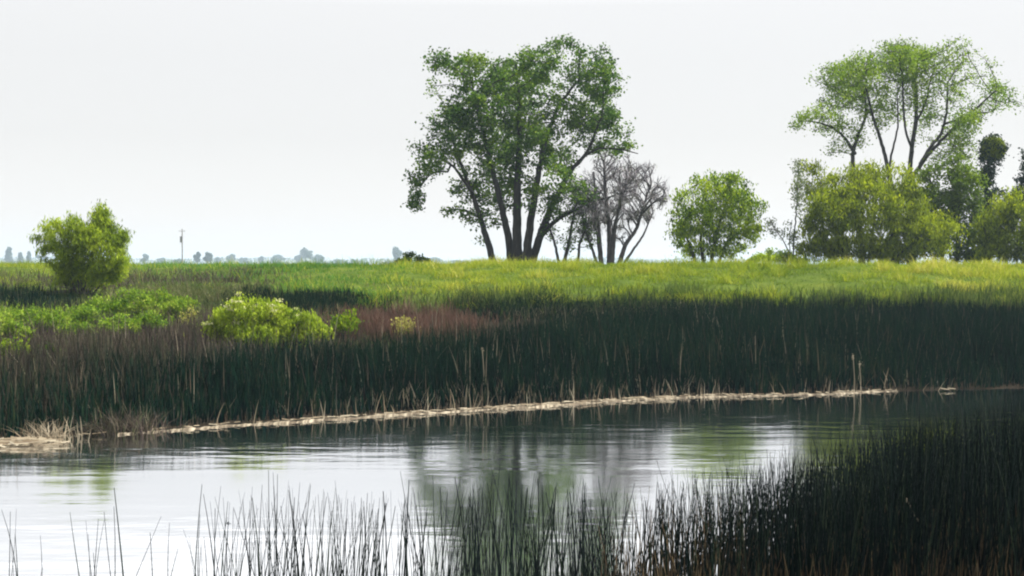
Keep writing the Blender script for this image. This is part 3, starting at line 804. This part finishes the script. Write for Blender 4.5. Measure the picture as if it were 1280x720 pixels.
# ---------------------------------------------------------------- shoreline debris and pale stalks
def debris_strip():
    px = np.linspace(150, 1120, 500)
    top_v, f = [], []
    y = np.full(len(px), 34.)
    for _ in range(6):
        x = (px - 640) / F * y; y = shore(x)
    y = y - .25
    wd = .36 * (.03 + .20 * vnoise(px, px * 0, 40, 3) + .16 * vnoise(px, px * 0, 9, 4))
    wd *= np.interp(px, [150, 260, 440, 640, 860, 1080], [.35, .6, 1.1, .8, .45, .2])
    wd *= np.clip((px - 150) / 90, 0.02, 1) * np.clip((1010 - px) / 120, .02, 1) * np.clip((vnoise(px, px * 0, 21, 8) + .45 * vnoise(px, px * 0, 5, 18) - .58) * 6, 0, 1)
    hgt = .01 + .03 * vnoise(px, px * 0, 6, 5)
    V = []
    for i in range(len(px)):
        j = .08 * (vnoise(px[i], 0, 5, 17) - .5)
        V += [(x[i], y[i] - wd[i] + j, -.02), (x[i], y[i] - wd[i] * .6 + j, hgt[i]), (x[i], y[i] + .15, hgt[i] + .01), (x[i], y[i] + .3, -.02)]
    V = np.array(V, float)
    b = np.arange(len(px) - 1) * 4
    Fc = np.concatenate([np.stack([b + k, b + k + 1, b + k + 5, b + k + 4], -1) for k in range(3)])
    return mesh_obj('reed_debris', V, Fc, M_mat_debris, tint=np.repeat(rng.uniform(0, 1, len(px)), 4))
M_mat_debris = plant_mat('washed_up_straw', [(.07, .055, .04), (.15, .125, .09), (.32, .28, .21)], 0, rough=.85)
tag(debris_strip(), 'pale strip of washed-up dead reeds along the far waterline', 'debris', kind='stuff')
# loose straws lying on it
n = 480
px = rng.uniform(-40, 1200, n) ; y = np.full(n, 34.)
dens = np.interp(px, [-40, 60, 140, 260, 700, 1060, 1200], [.3, .3, .05, .4, 1, .35, .05])
px = px[rng.uniform(0, 1, n) < dens]; y = np.full(len(px), 34.)
for _ in range(6):
    x = (px - 640) / F * y; y = shore(x)
y = y + rng.normal(-.12, .10, len(x))
ang = rng.normal(0, .5, len(x)); Lh = rng.uniform(.08, .34, len(x))
d = np.stack([np.cos(ang), np.sin(ang), rng.normal(0, .08, len(x))], -1) * Lh[:, None] / 2
c = np.stack([x, y, np.full(len(x), .075)], -1); wv_ = np.array([0, .012, .006])
V = np.stack([c - d - wv_, c + d - wv_, c + d + wv_, c - d + wv_], 1).reshape(-1, 3)
o = mesh_obj('loose_straw', V, np.arange(len(V)).reshape(-1, 4), M_straw, tint=np.repeat(rng.uniform(0, 1, len(x)), 4))
tag(o, 'loose straws lying along the far waterline', 'straw', kind='stuff')
# pale dead stalks standing in the front of the belt
n = 900
x, y, u, px = scatter(n, 60, 1180, .0, .05, .8)
dens = np.interp(px, [60, 300, 420, 560, 700, 950, 1080, 1180], [.1, .15, .5, .9, .9, .4, .3, .05])
keep = rng.uniform(0, 1, n) < dens
x, y, u, px = x[keep], y[keep], u[keep], px[keep]
blade_stuff('dead_reeds', 'pale dead reed stalks standing at the front of the dark reeds', 'reeds', x, y - .15, rng.uniform(.2, .75, len(x)), rng.uniform(.012, .035, len(x)), M_straw, .2, .15, 3)
n = 420
x, y, u, px = scatter(n, -60, 1100, .05, .35)
z = ground(x, y)
blade_stuff('dead_reeds', 'scattered bleached stalks within the dark reed belt', 'reeds', x, y, rng.uniform(.9, 1.6, len(x)), rng.uniform(.012, .03, len(x)), M_straw, .08, .12, 3)

# a few single stalks that stand out
def tube(pts, r0, r1, sides=6):
    pts = np.asarray(pts, float); L = len(pts)
    d = np.gradient(pts, axis=0); d /= np.linalg.norm(d, axis=1)[:, None]
    ref = np.array([0, 1., 0]); a = np.cross(d, ref); a /= np.linalg.norm(a, axis=1)[:, None]; b = np.cross(d, a)
    th = np.arange(sides) * 2 * np.pi / sides
    r = np.linspace(r0, r1, L)
    V = (pts[:, None] + (a[:, None] * np.cos(th)[None, :, None] + b[:, None] * np.sin(th)[None, :, None]) * r[:, None, None]).reshape(-1, 3)
    k = np.arange(sides); k2 = (k + 1) % sides
    Fc = np.concatenate([np.stack([k + i * sides, k2 + i * sides, k2 + (i + 1) * sides, k + (i + 1) * sides], -1) for i in range(L - 1)])
    return V, Fc
for (a, yb, yt, Yy, label) in [(1068, 494, 446, 38.2, 'tall bleached reed stalk standing at the right end of the far waterline'),
                               (1076, 494, 456, 38.3, 'shorter bleached stalk just right of the tall one at the far waterline'),
                               (604, 470, 438, 36.0, 'single bleached stalk high in the dark reeds below the tallest tree')]:
    b = P(a, yb, Yy); t = P(a - 1, yt, Yy)
    zb = float(ground(b[0], b[1])) - .05
    pts = [(b[0], b[1], zb), (b[0] + .02, b[1], (zb + t[2]) / 2), (t[0], b[1], t[2])]
    V, Fc = tube(pts, .012, .008, 6)
    hd, hf = leaf_quads(np.array([t]) * 1.0 + rng.normal(0, 1, (18, 3)) * np.array([.018, .018, .05]), np.full(18, .05), 2.2)
    o = mesh_obj('dead_reed', np.concatenate([V, hd]), [Fc, hf + len(V)], M_straw, tint=rng.uniform(.4, 1, len(V) + len(hd)), origin=(b[0], b[1], zb))
    tag(o, label, 'reed')

# driftwood mat at the left edge of the far shore
c0 = P(22, 556, 27.2)
n = 60
ang = rng.normal(0, .45, n); Lh = rng.uniform(.2, .9, n)
d = np.stack([np.cos(ang), np.sin(ang), rng.normal(0, .12, n)], -1) * Lh[:, None] / 2
c = np.stack([c0[0] + rng.normal(0, .36, n), c0[1] + rng.normal(0, .25, n), .04 + np.abs(rng.normal(0, .05, n))], -1)
w_ = np.array([0, .02, .012])
V = np.stack([c - d - w_, c + d - w_, c + d + w_, c - d + w_], 1).reshape(-1, 3)
o = mesh_obj('reed_debris', V, np.arange(len(V)).reshape(-1, 4), M_straw, tint=np.repeat(rng.uniform(0, 1, n), 4))
tag(o, 'heap of bleached dead reeds floating at the left edge of the far shore', 'debris', kind='stuff')
def dead_clump(px, Y, w, h, label, n, mat):
    X = (px - 640) / F * Y
    x = X + rng.normal(0, w, n); y = Y + rng.normal(0, w * .6, n)
    V, Fc, k, hh = blades(np.stack([x, y, np.maximum(ground(x, y), 0) - .05], -1) - np.array([X, Y, 0]), rng.uniform(h * .5, h, n), rng.uniform(.015, .035, n), .35, .6, 4)
    o = mesh_obj('reed_clump', V, Fc, mat, tint=np.repeat(rng.uniform(0, 1, n), k), hh=hh)
    o.location = (X, Y, 0)
    tag(o, label, 'reeds')
dead_clump(160, 29.3, .45, .75, 'drooping reddish-brown clump of dead reeds at the left part of the far waterline', 260, M_purple)
dead_clump(128, 29.0, .25, .55, 'small brown clump of dead reeds left of the drooping reddish one', 120, M_brown)
dead_clump(60, 28.2, .35, .6, 'arching pale clump of dead reeds above the floating heap', 140, M_straw)

# ---------------------------------------------------------------- foreground reeds
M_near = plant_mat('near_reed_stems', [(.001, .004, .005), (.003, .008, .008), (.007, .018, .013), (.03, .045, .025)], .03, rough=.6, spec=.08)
M_near_dry = plant_mat('near_dry_stems', [(.05, .035, .02), (.11, .08, .045), (.19, .14, .08)], .1, rough=.6)
def ytop(px):
    return np.interp(px, [-300, 0, 120, 240, 330, 470, 560, 640, 740, 800, 880, 960, 1040, 1100, 1160, 1280, 1600],
                     [640, 640, 640, 640, 615, 625, 612, 600, 612, 628, 598, 585, 570, 545, 522, 505, 470])
def stems(base, top, w, bend, nseg=4, sides=3):
    """slim three-sided stems from base to top, with a bend"""
    N = len(base); L = nseg + 1
    th = np.arange(sides) * 2 * np.pi / sides
    V = np.empty((N, L, sides, 3))
    ph = rng.uniform(0, 6.28, N)
    for k in range(L):
        t = k / nseg
        c = base + (top - base) * t + bend * (t * t - t)
        r = w * .5 * (1 - .8 * t ** 1.5)
        for s in range(sides):
            V[:, k, s, 0] = c[:, 0] + r * np.cos(th[s] + ph); V[:, k, s, 1] = c[:, 1] + r * np.sin(th[s] + ph); V[:, k, s, 2] = c[:, 2]
    b = (np.arange(N) * L * sides)[:, None]
    k = np.arange(sides); k2 = (k + 1) % sides
    fs = [b[:, :, None] + np.stack([k + i * sides, k2 + i * sides, k2 + (i + 1) * sides, k + (i + 1) * sides], -1)[None] for i in range(nseg)]
    return V.reshape(-1, 3), np.concatenate([f.reshape(-1, 4) for f in fs]), L * sides

def near_bed(n, p0, p1, y0, y1, name, label, mat, jit, wmin=.009, wmax=.018, hlo=.4, cap=None, lean=.10, dfun=None):
    px = rng.uniform(p0, p1, n); Y = rng.uniform(y0, y1, n)
    if dfun is not None:
        k = rng.uniform(0, 1, n) < dfun(px, Y); px, Y = px[k], Y[k]
    n = len(px)
    X = (px - 640) / F * Y
    zb = np.maximum(ground(X, Y), -.3) - .1
    yt = ytop(px) + rng.exponential(jit, n) - rng.exponential(8, n)
    zt = EYE - (yt - HOR) / F * Y
    if cap is not None: zt = np.minimum(zt, cap * rng.uniform(.85, 1.05, n))
    k = zt - zb > hlo
    X, Y, zb, zt = X[k], Y[k], zb[k], zt[k]; n = len(X)
    H = (zt - zb)
    base = np.stack([X, Y, zb], -1)
    top = np.stack([X + rng.normal(.03, lean, n) * H, Y + rng.normal(0, lean, n) * H, zt], -1)
    bend = rng.normal(0, .12, (n, 3)) * H[:, None]; bend[:, 2] = 0
    V, Fc, kk = stems(base, top, rng.uniform(wmin, wmax, n), bend)
    o = mesh_obj(name, V, Fc, mat, tint=np.repeat(np.where(rng.uniform(0, 1, n) < .07, 1, rng.beta(1.3, 2.6, n)), kk), smooth=True)
    return tag(o, label, 'reeds', kind='stuff')

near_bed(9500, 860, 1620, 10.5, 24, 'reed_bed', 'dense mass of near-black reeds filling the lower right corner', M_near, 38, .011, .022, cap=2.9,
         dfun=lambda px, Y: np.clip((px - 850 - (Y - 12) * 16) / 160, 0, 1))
near_bed(1700, 780, 1150, 10.5, 15.5, 'reed_bed', 'thinner edge of the dark reed bed over bright water at lower right', M_near, 34, .010, .019,
         dfun=lambda px, Y: np.clip((px - 740) / 220, .15, 1))
near_bed(220, 545, 880, 10.5, 14.5, 'reed_bed', 'loose fringe of dark reeds over the dark tree reflection at the bottom', M_near, 34, .012, .022)
near_bed(150, 250, 560, 10.5, 14, 'reed_bed', 'short thin reeds poking up along the bottom left of centre', M_near, 30, .010, .018, hlo=.3)
near_bed(1500, 760, 1600, 9.5, 14, 'dry_reed_bed', 'brownish dead stalks low among the dark reeds at lower right', M_near_dry, 60, .01, .02, cap=1.55)

# individual stems over the bright water
def reed_variant(i):
    rg = np.random.default_rng(500 + i)
    bx, by = rg.normal(0, .07), rg.normal(0, .05)
    lx, ly = rg.normal(.02, .13), rg.normal(0, .07)
    t = np.linspace(0, 1, 7)
    pts = np.stack([lx * t + bx * (t * t - t) * 2, ly * t + by * (t * t - t) * 2, t], -1)
    V, Fc = tube(pts, 1, .22, 5)
    # tube radius is set in real metres, while the height is one unit
    ring = np.repeat(pts, 5, axis=0)
    V = ring + (V - ring) * rg.uniform(.0042, .0085)
    o = mesh_obj('reed', V, Fc, M_near, tint=np.full(len(V), rg.uniform(0, .8)), smooth=True)
    me = o.data
    bpy.data.objects.remove(o)
    return me
variants = [reed_variant(i) for i in range(14)]
REED_GROUP = 'single reed stems along the near edge of the water'
def place_reed(px, yt, Y, lean=None, label=None, rot=None, me=None):
    X = (px - 640) / F * Y
    zb = max(float(ground(X, Y)), -.35) - .05
    zt = EYE - (yt - HOR) / F * Y
    H = zt - zb
    if H < .25: return
    o = bpy.data.objects.new('reed', me or variants[int(rng.integers(len(variants)))])
    o.location = (X, Y, zb)
    o.scale = (H * .9 if H > 1.4 else 1.3, H * .9 if H > 1.4 else 1.3, H)
    o.rotation_euler = (0, 0, rng.uniform(0, 6.28) if rot is None else rot)
    if lean: o.rotation_euler = (0, lean, 0)
    link(o)
    tag(o, label or 'slender dark reed stem standing over the bright water at the bottom of the view', 'reed', None if label else REED_GROUP)
cnt = 0
while cnt < 285:
    px = rng.uniform(-60, 850)
    d = np.interp(px, [-60, 0, 200, 330, 480, 540, 640, 760, 850], [.12, .12, .14, .3, .4, .8, 1, .9, 1])
    if rng.uniform() > d: continue
    cl = vnoise(px, 0, 22, 77)
    if rng.uniform() > cl * 1.6: continue
    Y = rng.uniform(11, 15.2)
    place_reed(px, ytop(px) + rng.exponential(34) - rng.exponential(6), Y)
    cnt += 1
place_reed(163, 612, 12.5, lean=-.26, label='long thin reed leaning left over the bright water near the left edge')
place_reed(340, 588, 12.6, lean=-.06, label='tallest single reed in the lower left, rising above its neighbours')
place_reed(362, 590, 13.0, lean=.01, label='straight tall reed just right of the tallest one in the lower left')
place_reed(240, 608, 12.8, lean=.05, label='upright reed with slight lean halfway between the leaning reed and the tallest one')
place_reed(525, 622, 12.2, lean=.22, label='reed leaning right just left of the tree reflection')
place_reed(95, 640, 12.2, lean=.20, label='short reed leaning right in the lower left corner')
# bulrush stem with a small seed cluster
X, Y = (268 - 640) / F * 12.6, 12.6
zt = EYE - (655 - HOR) / F * Y
t = np.linspace(0, 1, 6)
V, Fc = tube(np.stack([X + .13 * t, Y + 0 * t, -.3 + (zt + .3) * t], -1), .007, .003, 5)
hd, hf = leaf_quads(np.array([X + .13, Y, zt]) + rng.normal(0, .010, (16, 3)), np.full(16, .022), 2)
o = mesh_obj('bulrush', np.concatenate([V, hd]), [Fc, hf + len(V)], M_near, tint=np.full(len(V) + len(hd), .4), origin=(X, Y, -.3))
tag(o, 'thin bulrush with a small knobbly seed cluster at its tip in the lower left', 'reed')
X, Y = 1.0 * (1135 - 640) / F * 12, 12.
V, Fc = tube(np.array([P(1134, 624, 12.), P(1142, 640, 12.), P(1153, 657, 12.)]), .012, .007, 5)
o = mesh_obj('dead_reed', V, Fc, M_straw, tint=np.full(len(V), .8), origin=P(1153, 657, 12.))
tag(o, 'short pale broken stalk caught diagonally in the dark reeds at lower right', 'reed')

# ---------------------------------------------------------------- far-off trees and pole
M_far = plant_mat('far_leaves', [(.03, .06, .03), (.05, .09, .04)], .2)
FZ = 2.4
def far_tree(px, ytp, w, Y, label, shape=0, seed=0, grp='far-off trees on the plain'):
    rg = np.random.default_rng(900 + seed)
    Y = Y * 1.8
    X = (px - 640) / F * Y
    H = EYE - (ytp - HOR) / F * Y - FZ
    Wd = w / F * Y
    root = empty('distant_tree', (X, Y, FZ)); tag(root, label, 'tree', grp)
    V, Fc = tube([(0, 0, -.3), (.1, 0, H * .3), (0, .1, H * .8)], Wd * .05 + .12, .08, 6)
    mesh_obj('trunk', V, Fc, M_bark, root, smooth=True)
    nl = 8 if shape == 0 else 6
    c = []
    for i in range(nl):
        if shape == 0:
            cc = np.array([rg.uniform(-.3, .3) * Wd, rg.uniform(-.3, .3) * Wd, H * rg.uniform(.35, .82)]); rr = np.array([Wd * .27, Wd * .27, H * .17])
        else:
            cc = np.array([rg.normal(0, .06) * Wd, rg.normal(0, .06) * Wd, H * (.2 + .65 * i / 5)]); rr = np.array([Wd * (.5 - .05 * i), Wd * (.5 - .05 * i), H * .14])
        v = rg.normal(0, 1, (170, 3)); v /= np.linalg.norm(v, axis=1)[:, None]; v *= (rg.uniform(0, 1, 170) ** .4)[:, None]
        c.append(cc + v * rr)
    c = np.concatenate(c)
    LV, LF = leaf_quads(c, np.full(len(c), Y / 800 * .9), 1.3, 'random', rg)
    mesh_obj('crown', LV, LF, M_far, root, tint=np.repeat(rg.uniform(0, 1, len(c)), 4))
far = [(52, 318, 9, 850, 'very small distant tree half behind the left side of the lone willow shrub', 0), (200, 322, 10, 950, 'tiny distant tree between the lone willow shrub and the pole', 0),
       (272, 321, 9, 950, 'tiny distant tree between the close pair and the pale one', 0), (306, 322, 12, 950, 'low distant tree just right of the pale one', 0), (372, 316, 12, 900, 'distant tree touching the left side of the peaked one', 0), (445, 324, 12, 950, 'very low distant tree midway between the rounded one and the tall lone one', 0),
       (12, 308, 13, 760, 'tall narrow distant tree at the far left edge of the horizon', 1),
       (26, 315, 9, 780, 'small distant tree just right of the tallest one at the left edge', 1),
       (36, 314, 8, 770, 'thin distant tree immediately left of the lone willow shrub', 1),
       (181, 317, 11, 800, 'small blue distant tree just right of the lone willow shrub', 0),
       (222, 322, 10, 800, 'tiny low distant tree at the foot of the utility pole', 0),
       (247, 314, 9, 620, 'left one of the close pair of distant trees right of the pole', 0),
       (260, 314, 11, 620, 'right one of the close pair of distant trees right of the pole', 0),
       (289, 316, 13, 850, 'pale distant tree right of the close pair', 0),
       (326, 320, 8, 900, 'tiny distant tree midway between the pole and the tallest tree', 0),
       (350, 318, 22, 900, 'low wide distant tree group left of the peaked one', 0),
       (382, 309, 17, 820, 'peaked distant tree, the highest on the horizon left of centre', 0),
       (399, 315, 20, 860, 'rounded distant tree touching the right side of the peaked one', 0),
       (498, 306, 15, 780, 'tall lone distant tree left of the tallest tree', 0),
       (541, 321, 22, 950, 'low wide distant tree near the left foot of the tallest tree', 0),
       (573, 325, 18, 950, 'lowest distant tree, barely above the levee, beside the tallest tree', 0),
       (426, 323, 18, 950, 'low distant tree right of the rounded one', 0)]
for i, (a, t, w, Yy, lb, sh) in enumerate(far):
    far_tree(a, t, w, Yy, lb, sh, i)
# far-off wood on the horizon
n = 22000
X = rng.uniform(-1500, 1700, n)
hN = 5 + 9 * fbm(X, X * 0, 90, 91) + 3 * vnoise(X, X * 0, 18, 92)
V, Fc = leaf_quads(np.stack([X, 2300 + rng.uniform(-20, 20, n), FZ + hN * rng.uniform(0, 1, n)], -1), np.full(n, 3.2), 1.3)
o = mesh_obj('distant_wood', V, Fc, M_far, tint=np.repeat(rng.uniform(0, 1, n), 4))
tag(o, 'low far-off wood along the horizon', 'wood', kind='stuff')

# utility pole
Yp = 360.
X = (228 - 640) / F * Yp; Ht = EYE - (286 - HOR) / F * Yp - FZ
M_pole = bark_mat('weathered_pole', (.14, .13, .12), (.24, .22, .2), 3)
pr = empty('utility_pole', (X, Yp, FZ)); tag(pr, 'single grey utility pole standing on the horizon at the left', 'pole')
V, Fc = tube([(0, 0, -.5), (0, 0, Ht * .5), (0, 0, Ht)], .2, .13, 8); mesh_obj('pole', V, Fc, M_pole, pr, smooth=True)
V, Fc = tube([(-.9, -.16, Ht - .7), (0, -.16, Ht - .7), (.9, -.16, Ht - .7)], .07, .07, 4)
V2 = V.copy(); V[:, 1] += 0; mesh_obj('crossarm', V, Fc, M_pole, pr)
V, Fc = tube([(-.38, 0, Ht - 4.0), (-.38, .02, Ht - 3.2), (-.38, 0, Ht - 2.2)], .3, .3, 10); mesh_obj('transformer', V, Fc, M_pole, pr)
for dx in (-.8, 0.0, .8):
    V, Fc = tube([(dx, -.16, Ht - .62), (dx, -.158, Ht - .5), (dx, -.16, Ht - .38)], .06, .04, 6); mesh_obj('insulator', V, Fc, M_pole, pr)

# ---------------------------------------------------------------- haze
hm, hn, hl = nodes_of('haze_air')
ho = hn.new('ShaderNodeOutputMaterial')
pv = hn.new('ShaderNodeVolumePrincipled')
pv.inputs['Color'].default_value = (.66, .84, 1.0, 1)
pv.inputs['Density'].default_value = .0003
pv.inputs['Anisotropy'].default_value = .2
hl.new(pv.outputs[0], ho.inputs['Volume'])
a, z0, z1 = 3300.0, -3.0, 24.0
V = np.array([[sx * a, sy * a, z] for z in (z0, z1) for sx, sy in ((-1, -1), (1, -1), (1, 1), (-1, 1))])
Fc = np.array([[3, 2, 1, 0], [4, 5, 6, 7], [0, 1, 5, 4], [1, 2, 6, 5], [2, 3, 7, 6], [3, 0, 4, 7]])
o = mesh_obj('haze', V, Fc, hm)
tag(o, 'thin pale blue haze over the plain', kind='stuff')
